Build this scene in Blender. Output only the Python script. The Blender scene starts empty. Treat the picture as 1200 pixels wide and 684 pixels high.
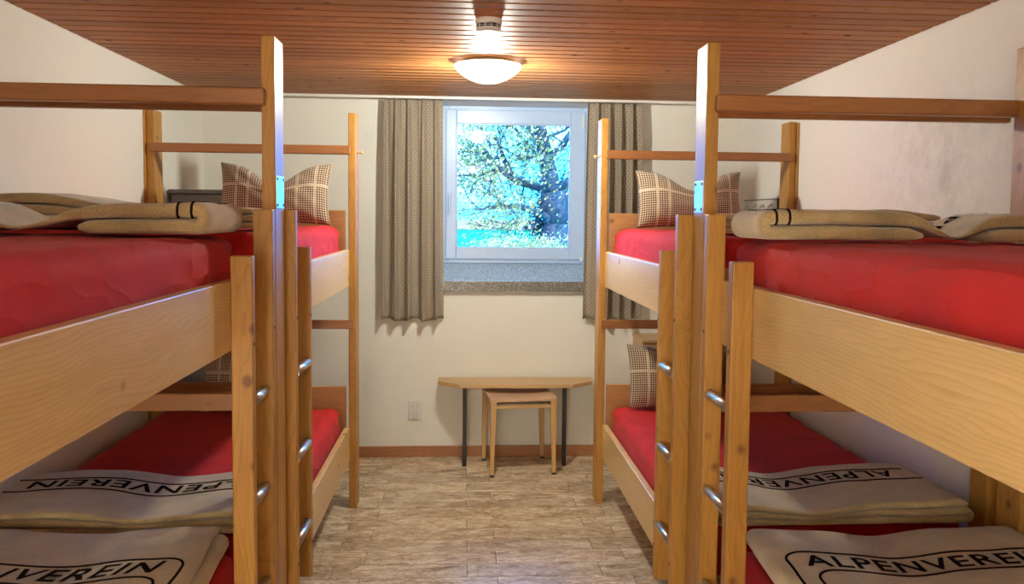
import bpy, bmesh, math, random
from mathutils import Vector, Matrix, noise
random.seed(7)
sc = bpy.context.scene
COL = sc.collection

# ------------------------------------------------------------------ camera
f, pit, yaw, rol, cx, cy = 999.4, .0651, .0683, .0105, 611.99, 320.13
S, K = math.sin, math.cos
xa = Vector((K(yaw), -S(yaw), 0)); ya = Vector((S(yaw), K(yaw), 0)); za = Vector((0, 0, 1))
Fw = K(pit)*ya - S(pit)*za; U0 = S(pit)*ya + K(pit)*za
Rt = K(rol)*xa + S(rol)*U0; Up = -S(rol)*xa + K(rol)*U0
cd = bpy.data.cameras.new('camera'); cam = bpy.data.objects.new('camera', cd); COL.objects.link(cam)
M = Matrix(((Rt.x, Up.x, -Fw.x, 0), (Rt.y, Up.y, -Fw.y, 0), (Rt.z, Up.z, -Fw.z, 1.6), (0, 0, 0, 1)))
cam.matrix_world = M
cd.sensor_width = 36; cd.lens = f/1200*36; cd.shift_x = -(cx-600)/1200; cd.shift_y = (cy-342)/1200
cd.clip_start = .05; cd.clip_end = 3000
sc.camera = cam

# ------------------------------------------------------------------ world, sun, exposure
W = bpy.data.worlds.new('sky'); sc.world = W; W.use_nodes = True
nt = W.node_tree; nt.nodes.clear()
wo = nt.nodes.new('ShaderNodeOutputWorld'); bg = nt.nodes.new('ShaderNodeBackground')
tc = nt.nodes.new('ShaderNodeTexCoord'); nz = nt.nodes.new('ShaderNodeTexNoise'); cr = nt.nodes.new('ShaderNodeValToRGB')
nz.inputs['Scale'].default_value = 5; nz.inputs['Detail'].default_value = 5
cr.color_ramp.elements[0].position = .54; cr.color_ramp.elements[0].color = (.016, .30, 1, 1)
cr.color_ramp.elements[1].position = .70; cr.color_ramp.elements[1].color = (.16, .56, 1, 1)
nt.links.new(tc.outputs['Generated'], nz.inputs['Vector']); nt.links.new(nz.outputs['Fac'], cr.inputs['Fac'])
nt.links.new(cr.outputs['Color'], bg.inputs['Color']); nt.links.new(bg.outputs[0], wo.inputs[0])
bg.inputs['Strength'].default_value = 9.5
sd = bpy.data.lights.new('sun', 'SUN'); sun = bpy.data.objects.new('sun', sd); COL.objects.link(sun)
sd.energy = 3.5; sd.color = (1, .93, .78); sd.angle = .02
sun.rotation_euler = (math.radians(48), 0, math.radians(28))
LAMP_POWER = 56.0; LAMP_COLOR = (1.0, 1.0, .88); REAR_FILL_POWER = 24.0; AREA_FILL_POWER = 54.0
al = bpy.data.lights.new('rear_fill_light', 'AREA'); al.shape = 'RECTANGLE'; al.size = .86; al.size_y = 1.96; al.energy = AREA_FILL_POWER; al.color = (1, .94, .84)
ao = bpy.data.objects.new('rear_fill_light', al); COL.objects.link(ao); ao.location = (-.66, -1.63, 1.0); ao.rotation_euler = (math.radians(90), 0, math.radians(180))   # fill light added behind the viewer to brighten the near side
sc.view_settings.view_transform = 'Standard'; sc.view_settings.look = 'None'
sc.view_settings.gamma = 1; sc.view_settings.exposure = 1.2; sc.view_settings.use_curve_mapping = False
sc.cycles.max_bounces = 10; sc.cycles.diffuse_bounces = 6; sc.cycles.transparent_max_bounces = 12

# ------------------------------------------------------------------ room numbers (metres)
XL, XR, YW, YB, H = -1.678, 1.85, 5.65, -1.6, 2.37
WX0, WX1, WZ0 = -.16, .862, 1.17       # window opening

# ------------------------------------------------------------------ helpers
G = lambda x, c, w: math.exp(-((x-c)/w)**2)
PI = math.pi
def link(name, me, parent=None):
    o = bpy.data.objects.new(name, me); COL.objects.link(o)
    if parent: o.parent = parent
    return o
def empty(name, loc=(0, 0, 0), rz=0):
    o = bpy.data.objects.new(name, None); COL.objects.link(o); o.location = loc; o.rotation_euler = (0, 0, rz)
    o.empty_display_size = .1
    return o
def tag(o, label, cat, group=None, kind=None):
    o['label'] = label; o['category'] = cat
    if group: o['group'] = group
    if kind: o['kind'] = kind
    return o
def struct(o):
    o['kind'] = 'structure'; return o
def bx(bm, x0, x1, y0, y1, z0, z1, bev=0, seg=2, mi=0):
    t = bmesh.new(); bmesh.ops.create_cube(t, size=1)
    bmesh.ops.scale(t, vec=(x1-x0, y1-y0, z1-z0), verts=t.verts)
    bmesh.ops.translate(t, vec=((x0+x1)/2, (y0+y1)/2, (z0+z1)/2), verts=t.verts)
    if bev: bmesh.ops.bevel(t, geom=t.edges[:], offset=bev, segments=seg, affect='EDGES', profile=.5)
    for fc in t.faces: fc.material_index = mi
    me = bpy.data.meshes.new('t'); t.to_mesh(me); t.free(); bm.from_mesh(me); bpy.data.meshes.remove(me)
    return bm
def tube(bm, p0, p1, r, r2=None, n=20, cap=True):
    p0, p1 = Vector(p0), Vector(p1); d = p1-p0; q = d.to_track_quat('Z', 'Y').to_matrix().to_4x4()
    q.translation = (p0+p1)/2
    bmesh.ops.create_cone(bm, cap_ends=cap, segments=n, radius1=r, radius2=r if r2 is None else r2, depth=d.length, matrix=q)
    return bm
def lathe(bm, prof, c, n=40):
    rings = []
    for r, z in prof:
        if r < 1e-6: rings.append([bm.verts.new((c[0], c[1], c[2]+z))])
        else: rings.append([bm.verts.new((c[0]+r*K(2*math.pi*i/n), c[1]+r*S(2*math.pi*i/n), c[2]+z)) for i in range(n)])
    for a, b in zip(rings, rings[1:]):
        for i in range(n):
            j = (i+1) % n
            if len(a) == 1 and len(b) == 1: continue
            if len(a) == 1: bm.faces.new((a[0], b[i], b[j]))
            elif len(b) == 1: bm.faces.new((a[i], a[j], b[0]))
            else: bm.faces.new((a[i], a[j], b[j], b[i]))
    return bm
def mk(name, bm, mat, parent=None, smooth=False, angle=None):
    bmesh.ops.recalc_face_normals(bm, faces=bm.faces[:])
    me = bpy.data.meshes.new(name); bm.to_mesh(me); bm.free()
    for m in (mat if isinstance(mat, (list, tuple)) else [mat]): me.materials.append(m)
    if smooth: me.polygons.foreach_set('use_smooth', [True]*len(me.polygons))
    o = link(name, me, parent)
    return o
def local(o, origin):
    """re-centre an object's mesh on origin"""
    o.data.transform(Matrix.Translation(-Vector(origin))); o.location = origin
    return o
def boxo(name, mat, b, parent=None, bev=.003, seg=2):
    bm = bmesh.new(); bx(bm, *b, bev=bev, seg=seg); return mk(name, bm, mat, parent)

# ------------------------------------------------------------------ materials
def nmat(name):
    m = bpy.data.materials.new(name); m.use_nodes = True; t = m.node_tree
    p = t.nodes['Principled BSDF']; return m, t, p
def L(t, a, b): t.links.new(a, b)
def ramp(t, stops):
    r = t.nodes.new('ShaderNodeValToRGB'); e = r.color_ramp.elements
    while len(e) > 1: e.remove(e[-1])
    e[0].position, e[0].color = stops[0][0], (*stops[0][1], 1)
    for p, c in stops[1:]:
        k = e.new(p); k.color = (*c, 1)
    return r
def math_(t, op, a, b=None, c=None):
    n = t.nodes.new('ShaderNodeMath'); n.operation = op
    for i, v in enumerate((a, b, c)):
        if v is None: continue
        if isinstance(v, (int, float)): n.inputs[i].default_value = v
        else: L(t, v, n.inputs[i])
    return n.outputs[0]
def mix(t, fac, a, b, blend='MIX'):
    n = t.nodes.new('ShaderNodeMix'); n.data_type = 'RGBA'; n.blend_type = blend
    for i, v in ((0, fac), (6, a), (7, b)):
        if isinstance(v, (int, float)): n.inputs[i].default_value = v
        elif isinstance(v, tuple): n.inputs[i].default_value = (*v, 1)
        else: L(t, v, n.inputs[i])
    return n.outputs[2]
def noisen(t, vec, scale, detail=3, rough=.5, dist=0):
    n = t.nodes.new('ShaderNodeTexNoise'); n.inputs['Scale'].default_value = scale; n.inputs['Detail'].default_value = detail
    n.inputs['Roughness'].default_value = rough; n.inputs['Distortion'].default_value = dist
    if vec is not None: L(t, vec, n.inputs['Vector'])
    return n.outputs['Fac']
def bump(t, p, h, strength, dist=.002):
    b = t.nodes.new('ShaderNodeBump'); b.inputs['Strength'].default_value = strength; b.inputs['Distance'].default_value = dist
    L(t, h, b.inputs['Height']); L(t, b.outputs[0], p.inputs['Normal'])
def objvec(t, scale=(1, 1, 1), rnd=True):
    c = t.nodes.new('ShaderNodeTexCoord'); mp = t.nodes.new('ShaderNodeMapping'); mp.inputs['Scale'].default_value = scale
    v = c.outputs['Object']
    if rnd:
        oi = t.nodes.new('ShaderNodeObjectInfo'); a = t.nodes.new('ShaderNodeVectorMath'); a.operation = 'ADD'
        s = t.nodes.new('ShaderNodeVectorMath'); s.operation = 'SCALE'; s.inputs[0].default_value = (13.1, 7.7, 5.3)
        L(t, oi.outputs['Random'], s.inputs['Scale']); L(t, v, a.inputs[0]); L(t, s.outputs[0], a.inputs[1]); v = a.outputs[0]
    L(t, v, mp.inputs['Vector']); return mp.outputs[0]
def wood(name, axis, dark, light, knot=(.16, .06, .02), ring=16, rough=.36, tint=.12, knots=True, contrast=1.0, spec=.5):
    m, t, p = nmat(name)
    s = [1, 1, 1]; s['xyz'.index(axis)] = .07
    v = objvec(t, tuple(s))
    fine = noisen(t, v, 90, 4, .6); big = noisen(t, v, 9, 3, .5, .4)
    sp = t.nodes.new('ShaderNodeSeparateXYZ'); L(t, objvec(t), sp.inputs[0])
    h = sp.outputs['Z'] if axis != 'z' else math_(t, 'ADD', sp.outputs['X'], math_(t, 'MULTIPLY', sp.outputs['Y'], .6))
    sw = [1.6, 1.6, 1.6]; sw['xyz'.index(axis)] = .45
    warp = noisen(t, objvec(t, tuple(sw)), 3, 2, .5, .6)
    ph = math_(t, 'FRACT', math_(t, 'MULTIPLY_ADD', warp, 14, math_(t, 'MULTIPLY', h, ring*2.6)))
    line = math_(t, 'POWER', ph, 3.5)
    a = math_(t, 'MULTIPLY', fine, .40); b = math_(t, 'MULTIPLY_ADD', big, .5, a); c = math_(t, 'MULTIPLY_ADD', line, -.16*contrast, math_(t, 'ADD', b, .05))
    r = ramp(t, [(.25, dark), (.75, light)]); L(t, c, r.inputs['Fac'])
    col = r.outputs['Color']
    if knots:
        sk = [6.0, 6.0, 6.0]; sk['xyz'.index(axis)] = 5.2
        vk = objvec(t, tuple(sk)); vo = t.nodes.new('ShaderNodeTexVoronoi'); vo.inputs['Scale'].default_value = 1
        L(t, vk, vo.inputs['Vector'])
        kr = ramp(t, [(.06, (1, 1, 1)), (.085, (.5, .5, .5)), (.12, (0, 0, 0))]); L(t, vo.outputs['Distance'], kr.inputs['Fac'])
        col = mix(t, math_(t, 'MULTIPLY', kr.outputs['Color'], .85), col, knot)
    oi = t.nodes.new('ShaderNodeObjectInfo'); hs = t.nodes.new('ShaderNodeHueSaturation')
    L(t, math_(t, 'MULTIPLY_ADD', oi.outputs['Random'], tint*2, 1-tint), hs.inputs['Value']); L(t, col, hs.inputs['Color'])
    L(t, hs.outputs[0], p.inputs['Base Color']); p.inputs['Roughness'].default_value = rough
    p.inputs['Specular IOR Level'].default_value = spec
    bump(t, p, fine, .12, .001)
    return m
def plain(name, col, rough=.5, metal=0, spec=.5):
    m, t, p = nmat(name); p.inputs['Base Color'].default_value = (*col, 1); p.inputs['Roughness'].default_value = rough
    p.inputs['Metallic'].default_value = metal; p.inputs['Specular IOR Level'].default_value = spec
    v = objvec(t); n = noisen(t, v, 40, 3)
    c = mix(t, .06, col, mix(t, n, (0., 0., 0.), (1., 1., 1.)), 'OVERLAY'); L(t, c, p.inputs['Base Color'])
    return m
def fabric(name, col, scale=350, bmp=.5, dist=.0015, var=.15, sheen=.3, rough=.9):
    m, t, p = nmat(name); v = objvec(t)
    n = noisen(t, v, scale, 3, .7); n2 = noisen(t, v, 7, 3)
    dk = tuple(c*(1-var) for c in col); lt = tuple(min(1, c*(1+var)) for c in col)
    r = ramp(t, [(.37, dk), (.63, lt)]); L(t, math_(t, 'MULTIPLY_ADD', n, .5, math_(t, 'MULTIPLY', n2, .5)), r.inputs['Fac'])
    L(t, r.outputs['Color'], p.inputs['Base Color']); p.inputs['Roughness'].default_value = rough
    p.inputs['Sheen Weight'].default_value = sheen; p.inputs['Specular IOR Level'].default_value = .2
    bump(t, p, n, bmp, dist); return m
P_D, P_L = (.34, .155, .028), (.56, .30, .070)      # lacquered spruce posts
R_D, R_L = (.57, .37, .14), (.78, .57, .275)         # paler rail boards
POST = wood('post_wood', 'z', P_D, P_L, ring=14, rough=.40, tint=.08, spec=.32)
BARX = wood('bar_wood', 'x', (.25, .095, .028), (.40, .17, .055), ring=14, rough=.33, tint=.08, knots=False)
RAIL = wood('rail_wood', 'y', R_D, R_L, knot=(.13, .05, .02), ring=38, rough=.33, tint=.05, contrast=1.5)
PANX = wood('panel_wood', 'x', (.34, .155, .05), (.52, .27, .10), ring=18, rough=.4)
CEIL = wood('ceiling_wood', 'x', (.26, .096, .029), (.50, .215, .075), knot=(.06, .015, .006), ring=10, rough=.5, tint=.13, spec=.22)
SKIRT = wood('skirting_wood', 'x', (.28, .11, .04), (.42, .18, .07), rough=.4)
SKIRTY = wood('skirting_wood_side', 'y', (.28, .11, .04), (.42, .18, .07), rough=.4)
BEECH = wood('beech_top', 'x', (.50, .31, .13), (.64, .43, .21), ring=8, rough=.38, knots=False)
BEECHZ = wood('beech_leg', 'z', (.50, .29, .10), (.66, .42, .18), ring=8, rough=.4, knots=False)
SEATM = wood('stool_seat_wood', 'x', (.52, .30, .17), (.70, .46, .30), ring=8, rough=.35, knots=False)
DARKGAP = plain('ceiling_gap', (.03, .012, .006), .8)
STEEL = plain('brushed_steel', (.62, .60, .57), .28, 1)
SCREW = plain('dark_screw', (.05, .045, .04), .4, .8)
BLACKM = plain('black_metal', (.008, .008, .010), .45)
WHITE = plain('white_plastic', (.72, .70, .66), .4)
PVC = plain('window_pvc_blue_cast', (.44, .58, .82), .3)  # white frame plastic, blue daylight cast mixed into its colour
GREYC = plain('grey_laminate', (.20, .18, .165), .55)
SHEET = fabric('crimson_sheet', (.52, .022, .019), 600, .15, .0005, .1, .04, .8)
SHEET.node_tree.nodes['Principled BSDF'].inputs['Specular IOR Level'].default_value = .12
def creases(t):
    p = t.nodes['Principled BSDF']
    c = t.nodes.new('ShaderNodeTexCoord'); mp = t.nodes.new('ShaderNodeMapping'); mp.inputs['Rotation'].default_value = (.6, 0, .5); mp.inputs['Scale'].default_value = (1.6, .45, 1.4)
    L(t, c.outputs['Object'], mp.inputs['Vector'])
    n = noisen(t, mp.outputs[0], 8, 1, .4, .5); k = math_(t, 'POWER', math_(t, 'SUBTRACT', 1, math_(t, 'ABSOLUTE', math_(t, 'MULTIPLY_ADD', n, 2, -1))), 5)
    bump(t, p, k, .25, .012)
creases(SHEET.node_tree)
WOOL = fabric('camel_wool', (.50, .375, .18), 230, 1.0, .003, .30, .6)
WOOLE = fabric('wool_binding', (.66, .58, .46), 300, .8, .002, .1, .5)
INK = fabric('dark_woven', (.020, .013, .011), 300, .3, .001, .1, 0, 1)
INK.node_tree.nodes['Principled BSDF'].inputs['Specular IOR Level'].default_value = 0

def wall_mat():
    m, t, p = nmat('plaster')
    v = objvec(t, rnd=False)
    n = noisen(t, v, 45, 5, .6); n2 = noisen(t, v, 1.3, 4, .6)
    c = mix(t, n2, (.74, .73, .66), (.80, .79, .72))
    L(t, c, p.inputs['Base Color']); p.inputs['Roughness'].default_value = .9; p.inputs['Specular IOR Level'].default_value = .15
    bump(t, p, n, .35, .004); return m
PLASTER = wall_mat()
def wall_stain():
    m, t, p = nmat('plaster_stained')
    v = objvec(t, rnd=False)
    n = noisen(t, v, 45, 5, .6); n2 = noisen(t, v, 1.3, 4, .6)
    c = mix(t, n2, (.74, .70, .65), (.81, .78, .73))
    # worn damp patch above the right-hand beds
    sx = t.nodes.new('ShaderNodeSeparateXYZ'); L(t, v, sx.inputs[0])
    def gauss(o, c0, w): 
        d = math_(t, 'MULTIPLY', math_(t, 'SUBTRACT', o, c0), 1/w); return math_(t, 'MULTIPLY', d, d)
    d = math_(t, 'ADD', gauss(sx.outputs['Y'], 3.25, .5), gauss(sx.outputs['Z'], 1.83, .26))
    k = math_(t, 'POWER', 2.718, math_(t, 'MULTIPLY', d, -1))
    n3 = noisen(t, v, 12, 8, .75)
    rr = ramp(t, [(.42, (0, 0, 0)), (.62, (1, 1, 1))]); L(t, n3, rr.inputs['Fac'])
    k = math_(t, 'MULTIPLY', k, math_(t, 'MULTIPLY', rr.outputs['Color'], .3))
    d2 = math_(t, 'ADD', gauss(sx.outputs['Y'], 3.18, .05), gauss(sx.outputs['Z'], 1.75, .12))
    k2 = math_(t, 'MULTIPLY', math_(t, 'POWER', 2.718, math_(t, 'MULTIPLY', d2, -1)), .45)
    c = mix(t, k, c, (.36, .33, .31)); c = mix(t, math_(t, 'MULTIPLY', k2, n3), c, (.25, .2, .17))
    L(t, c, p.inputs['Base Color']); p.inputs['Roughness'].default_value = .9; p.inputs['Specular IOR Level'].default_value = .15
    bump(t, p, n, .35, .004); return m
PLASTERS = wall_stain()
def cork_mat():
    m, t, p = nmat('cork_plank')
    v = objvec(t, (.36, 1, 1)); v1 = objvec(t, (.7, 1, 1))
    n1 = noisen(t, v, 30, 8, .75, 2.2); n2 = noisen(t, v1, 110, 4, .7); n3 = noisen(t, v, 12, 4, .6, 2.0)
    r = ramp(t, [(.37, (.20, .12, .06)), (.45, (.44, .32, .195)), (.52, (.64, .51, .34)), (.60, (.84, .75, .56))])
    vo = t.nodes.new('ShaderNodeTexVoronoi'); vo.inputs['Scale'].default_value = 16; L(t, objvec(t, (.34, 1, 1)), vo.inputs['Vector'])
    sv = t.nodes.new('ShaderNodeSeparateColor'); L(t, vo.outputs['Color'], sv.inputs[0])
    L(t, math_(t, 'ADD', math_(t, 'MULTIPLY_ADD', n1, .55, math_(t, 'MULTIPLY_ADD', n2, .12, math_(t, 'MULTIPLY', n3, .25))), math_(t, 'MULTIPLY_ADD', sv.outputs[0], .08, -.01)), r.inputs['Fac'])
    dk = ramp(t, [(.35, (1, 1, 1)), (.40, (0, 0, 0))]); L(t, noisen(t, v1, 42, 6, .75, 1.2), dk.inputs['Fac'])
    c = mix(t, math_(t, 'MULTIPLY', dk.outputs['Color'], .7), r.outputs['Color'], (.07, .035, .02))
    oi = t.nodes.new('ShaderNodeObjectInfo'); hs = t.nodes.new('ShaderNodeHueSaturation')
    L(t, math_(t, 'MULTIPLY_ADD', oi.outputs['Random'], .2, .9), hs.inputs['Value']); L(t, c, hs.inputs['Color'])
    L(t, hs.outputs[0], p.inputs['Base Color']); p.inputs['Roughness'].default_value = .27
    bump(t, p, n2, .15, .001); return m
CORK = cork_mat()
def granite(name, c0, c1, c2):
    m, t, p = nmat(name); v = objvec(t)
    n = noisen(t, v, 130, 3, .9); r = ramp(t, [(.40, c0), (.5, c1), (.60, c2)])
    L(t, n, r.inputs['Fac']); L(t, r.outputs['Color'], p.inputs['Base Color']); p.inputs['Roughness'].default_value = .3; return m
GRANITE_SKYLIT = granite('granite', (.10, .15, .21), (.32, .45, .58), (.62, .78, .90)); GRANITED = granite('granite_edge', (.04, .035, .03), (.16, .145, .12), (.34, .31, .27))  # one stone twice: sky reflection put into the top's colour, edge kept dark
def uvxy(t):
    c = t.nodes.new('ShaderNodeTexCoord'); s = t.nodes.new('ShaderNodeSeparateXYZ'); L(t, c.outputs['UV'], s.inputs[0]); return s.outputs['X'], s.outputs['Y'], c.outputs['UV']
def plaid():
    m, t, p = nmat('checked_cotton'); u, w, uv = uvxy(t)        # uv in metres
    fu = math_(t, 'FRACT', math_(t, 'MULTIPLY', u, 82)); fw = math_(t, 'FRACT', math_(t, 'MULTIPLY', w, 82))
    a = math_(t, 'LESS_THAN', fu, .52); b = math_(t, 'LESS_THAN', fw, .52)
    both = math_(t, 'MULTIPLY', a, b); one = math_(t, 'MAXIMUM', a, b)
    c = mix(t, one, (.58, .49, .34), (.27, .19, .13)); c = mix(t, both, c, (.055, .028, .025))
    def band(o, c0, wd): return math_(t, 'LESS_THAN', math_(t, 'ABSOLUTE', math_(t, 'SUBTRACT', o, c0)), wd)
    k = band(w, .20, .008)
    for c0 in (.10, .165, .41, .50): k = math_(t, 'MAXIMUM', k, band(u, c0, .007))
    k = math_(t, 'MAXIMUM', k, band(w, .36, .006))
    c = mix(t, math_(t, 'MULTIPLY', k, .6), c, (.60, .52, .38))
    L(t, c, p.inputs['Base Color']); p.inputs['Roughness'].default_value = .9; p.inputs['Sheen Weight'].default_value = .2
    p.inputs['Specular IOR Level'].default_value = .2
    bump(t, p, one, .3, .001); return m
PLAID = plaid()
def curtain_mat():
    m, t, p = nmat('dotted_curtain'); u, w, uv = uvxy(t)
    P = 1/.021
    row = math_(t, 'MULTIPLY', w, P*1.25); par = math_(t, 'MODULO', math_(t, 'FLOOR', row), 2)
    fu = math_(t, 'FRACT', math_(t, 'MULTIPLY_ADD', par, .5, math_(t, 'MULTIPLY', u, P))); fw = math_(t, 'FRACT', row)
    du = math_(t, 'SUBTRACT', fu, .5); dw = math_(t, 'MULTIPLY', math_(t, 'SUBTRACT', fw, .5), .8)
    d = math_(t, 'SQRT', math_(t, 'ADD', math_(t, 'MULTIPLY', du, du), math_(t, 'MULTIPLY', dw, dw)))
    k = math_(t, 'LESS_THAN', d, .13)
    c = mix(t, k, (.33, .275, .205), (.07, .045, .04)); L(t, c, p.inputs['Base Color'])
    p.inputs['Roughness'].default_value = .9; p.inputs['Specular IOR Level'].default_value = .15
    p.inputs['Sheen Weight'].default_value = .2
    v = objvec(t); bump(t, p, noisen(t, v, 500, 2), .3, .0006); return m
CURT = curtain_mat()
def glass():
    m, t, p = nmat('window_glass'); t.nodes.remove(p); o = t.nodes['Material Output']
    tr = t.nodes.new('ShaderNodeBsdfTransparent'); g = t.nodes.new('ShaderNodeBsdfGlossy'); g.inputs['Roughness'].default_value = .01
    fr = t.nodes.new('ShaderNodeFresnel'); fr.inputs['IOR'].default_value = 1.5
    ms = t.nodes.new('ShaderNodeMixShader'); L(t, fr.outputs[0], ms.inputs[0]); L(t, tr.outputs[0], ms.inputs[1]); L(t, g.outputs[0], ms.inputs[2])
    tr.inputs['Color'].default_value = (.93, .98, 1, 1)
    L(t, ms.outputs[0], o.inputs[0]); return m
GLASS = glass()
def lampglass():
    m, t, p = nmat('opal_glass'); t.nodes.remove(p); o = t.nodes['Material Output']
    tr = t.nodes.new('ShaderNodeBsdfTransparent'); e = t.nodes.new('ShaderNodeEmission')
    e.inputs['Color'].default_value = (1, .93, .78, 1); e.inputs['Strength'].default_value = 4
    ms = t.nodes.new('ShaderNodeMixShader'); ms.inputs[0].default_value = .45
    L(t, tr.outputs[0], ms.inputs[1]); L(t, e.outputs[0], ms.inputs[2]); L(t, ms.outputs[0], o.inputs[0]); return m
OPAL = lampglass()

# ------------------------------------------------------------------ the room
fl = struct(boxo('floor', DARKGAP, (XL-.1, XR+.1, YB-.1, YW+.0, -.12, -.009), bev=0))
PIT, PLEN, RY0 = .15, .61, 3.711
def plank_bm(x0, x1, y0, y1): 
    b = bmesh.new(); bx(b, x0+.0011, x1-.0011, y0+.0011, y1-.0011, -.009, 0, bev=.0009, seg=1); return b
cache = {}
rest = bmesh.new()
for r in range(-36, 14):
    y0 = RY0+PIT*r; y1 = min(y0+PIT, YW)
    if y1 <= YB or y1-y0 < .01: continue
    y0 = max(y0, YB); off = .022 if r % 2 == 0 else .158
    n0 = math.floor((XL-off)/PLEN); x = off+n0*PLEN
    while x < XR:
        a, b = max(x, XL), min(x+PLEN, XR)
        if b-a > .01:
            if y0 > 2.15:
                key = (round(b-a, 3), round(y1-y0, 3))
                if key not in cache:
                    bm = plank_bm(0, b-a, 0, y1-y0); o = mk('floor_plank', bm, CORK, fl); cache[key] = o.data
                else: o = link('floor_plank', cache[key], fl)
                o.location = (a, y0, 0)
            else: bx(rest, a+.0006, b-.0006, y0+.0006, y1-.0006, -.009, 0, bev=0)
        x += PLEN
o = mk('floor_planks_behind', rest, CORK, fl); o['kind'] = 'stuff'

ce = struct(boxo('ceiling', DARKGAP, (XL-.1, XR+.1, YB-.1, YW+.45, H+.012, H+.25), bev=0))
bm = bmesh.new(); bx(bm, 0, XR-XL, 0, .079, H-.001, H+.0118, bev=.0035, seg=1); cb = mk('ceiling_board', bm, CEIL, ce)
y = 5.56; first = True
cb.location = (XL, y, 0)
while y > YB+.1:
    y -= .0935
    o = link('ceiling_board', cb.data, ce); o.location = (XL, y, 0)
struct(boxo('wall_left', PLASTER, (XL-.3, XL, YB-.1, YW+.1, -.12, H+.02), bev=0))
struct(boxo('wall_right', PLASTERS, (XR, XR+.3, YB-.1, YW+.1, -.12, H+.02), bev=0))
DX0, DX1 = -1.11, -.21
bm = bmesh.new(); bx(bm, XL-.3, DX0, YB-.3, YB, -.12, H+.02); bx(bm, DX1, XR+.3, YB-.3, YB, -.12, H+.02); bx(bm, DX0, DX1, YB-.3, YB, 2.01, H+.02)
bx(bm, DX0, DX1, YB-.3, YB-.08, -.12, 2.01); bx(bm, DX0, DX1, YB-.08, YB, -.12, -.01)
struct(mk('wall_back', bm, PLASTER))
D1 = struct(boxo('made_up_door_1', POST, (DX0-.06, DX0, YB-.02, YB+.02, 0, 2.07), bev=.004))  # doorway made up as a setting for the added fill light
boxo('made_up_door_jamb', POST, (DX1, DX1+.06, YB-.02, YB+.02, 0, 2.07), D1, .004); boxo('made_up_door_head', POST, (DX0+.0005, DX1-.0005, YB-.02, YB+.02, 2.01, 2.07), D1, .004)
bm = bmesh.new()
bx(bm, XL-.3, WX0, YW, YW+.35, -.12, H+.02); bx(bm, WX1, XR+.3, YW, YW+.35, -.12, H+.02)
bx(bm, WX0, WX1, YW, YW+.35, -.12, WZ0-.06); bx(bm, WX0, WX1, YW, YW+.35, 2.360, H+.02)
struct(mk('wall_front', bm, PLASTER))
struct(boxo('baseboard_front', SKIRT, (XL, XR, YW-.018, YW, 0, .072), bev=.003))
struct(boxo('baseboard_left', SKIRTY, (XL, XL+.012, YB, YW-.018, 0, .072), bev=.003))
struct(boxo('baseboard_right', SKIRTY, (XR-.012, XR, YB, YW-.018, 0, .072), bev=.003))
# sloping granite sill: a prism
def prism_x(bm, pts, x0, x1):
    a = [bm.verts.new((x0, *q)) for q in pts]; b = [bm.verts.new((x1, *q)) for q in pts]
    n = len(pts); bm.faces.new(a); bm.faces.new(b[::-1])
    for i in range(n): bm.faces.new((a[i], a[(i+1) % n], b[(i+1) % n], b[i]))
bm = bmesh.new(); prism_x(bm, [(5.625, 1.14), (5.625, 1.180), (5.91, 1.284), (5.99, 1.284), (5.99, 1.14)], WX0, WX1)
struct(mk('trim_1', bm, GRANITE_SKYLIT))                       # the stone window sill
struct(boxo('trim_3', GRANITED, (WX0, WX1, 5.612, 5.6245, 1.112, 1.178), bev=.002))
struct(boxo('trim_2', WHITE, (XL, XR, 5.535, 5.575, 2.352, H-.001), bev=.002))   # curtain track

# window
WI = struct(empty('window_1', ((WX0+WX1)/2, 5.92, 1.284)))
inv = Matrix.Translation(-Vector(WI.location))
def wpart(name, mat, boxes, bev=.004, parent=WI):
    bm = bmesh.new()
    for b in boxes: bx(bm, *b, bev=bev)
    o = mk(name, bm, mat); o.parent = parent; 
    if parent is WI: o.matrix_parent_inverse = inv
    return o
fx0, fx1, fz0, fz1 = -.158, .860, 1.284, 2.359
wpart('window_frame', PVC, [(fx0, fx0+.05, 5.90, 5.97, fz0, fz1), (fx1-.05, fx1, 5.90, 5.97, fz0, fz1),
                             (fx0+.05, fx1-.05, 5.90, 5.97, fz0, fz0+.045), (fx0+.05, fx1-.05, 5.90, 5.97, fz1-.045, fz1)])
gx0, gx1, gz0, gz1 = -.056, .728, 1.388, 2.238
sx0, sx1, sz0, sz1 = fx0+.03, fx1-.03, fz0+.028, fz1-.028
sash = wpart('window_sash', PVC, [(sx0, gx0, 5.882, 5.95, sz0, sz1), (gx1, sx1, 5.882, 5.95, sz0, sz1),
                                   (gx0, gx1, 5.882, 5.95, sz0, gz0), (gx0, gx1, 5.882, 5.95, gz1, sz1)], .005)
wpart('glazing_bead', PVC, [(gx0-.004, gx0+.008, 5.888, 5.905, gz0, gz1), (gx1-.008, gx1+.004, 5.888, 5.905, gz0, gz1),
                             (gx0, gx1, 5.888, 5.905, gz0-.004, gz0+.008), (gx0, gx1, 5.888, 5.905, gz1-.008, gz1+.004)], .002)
wpart('pane', GLASS, [(gx0-.002, gx1+.002, 5.915, 5.919, gz0-.002, gz1+.002)], 0)
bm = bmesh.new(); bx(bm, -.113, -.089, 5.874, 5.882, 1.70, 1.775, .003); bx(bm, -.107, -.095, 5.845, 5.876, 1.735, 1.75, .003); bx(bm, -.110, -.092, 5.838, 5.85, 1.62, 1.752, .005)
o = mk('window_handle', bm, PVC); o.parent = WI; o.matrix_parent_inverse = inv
wpart('hinge', WHITE, [(.806, .818, 5.872, 5.884, 2.21, 2.31)], .002)
wpart('hinge', WHITE, [(.80, .82, 5.870, 5.886, 1.305, 1.33)], .003)

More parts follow.
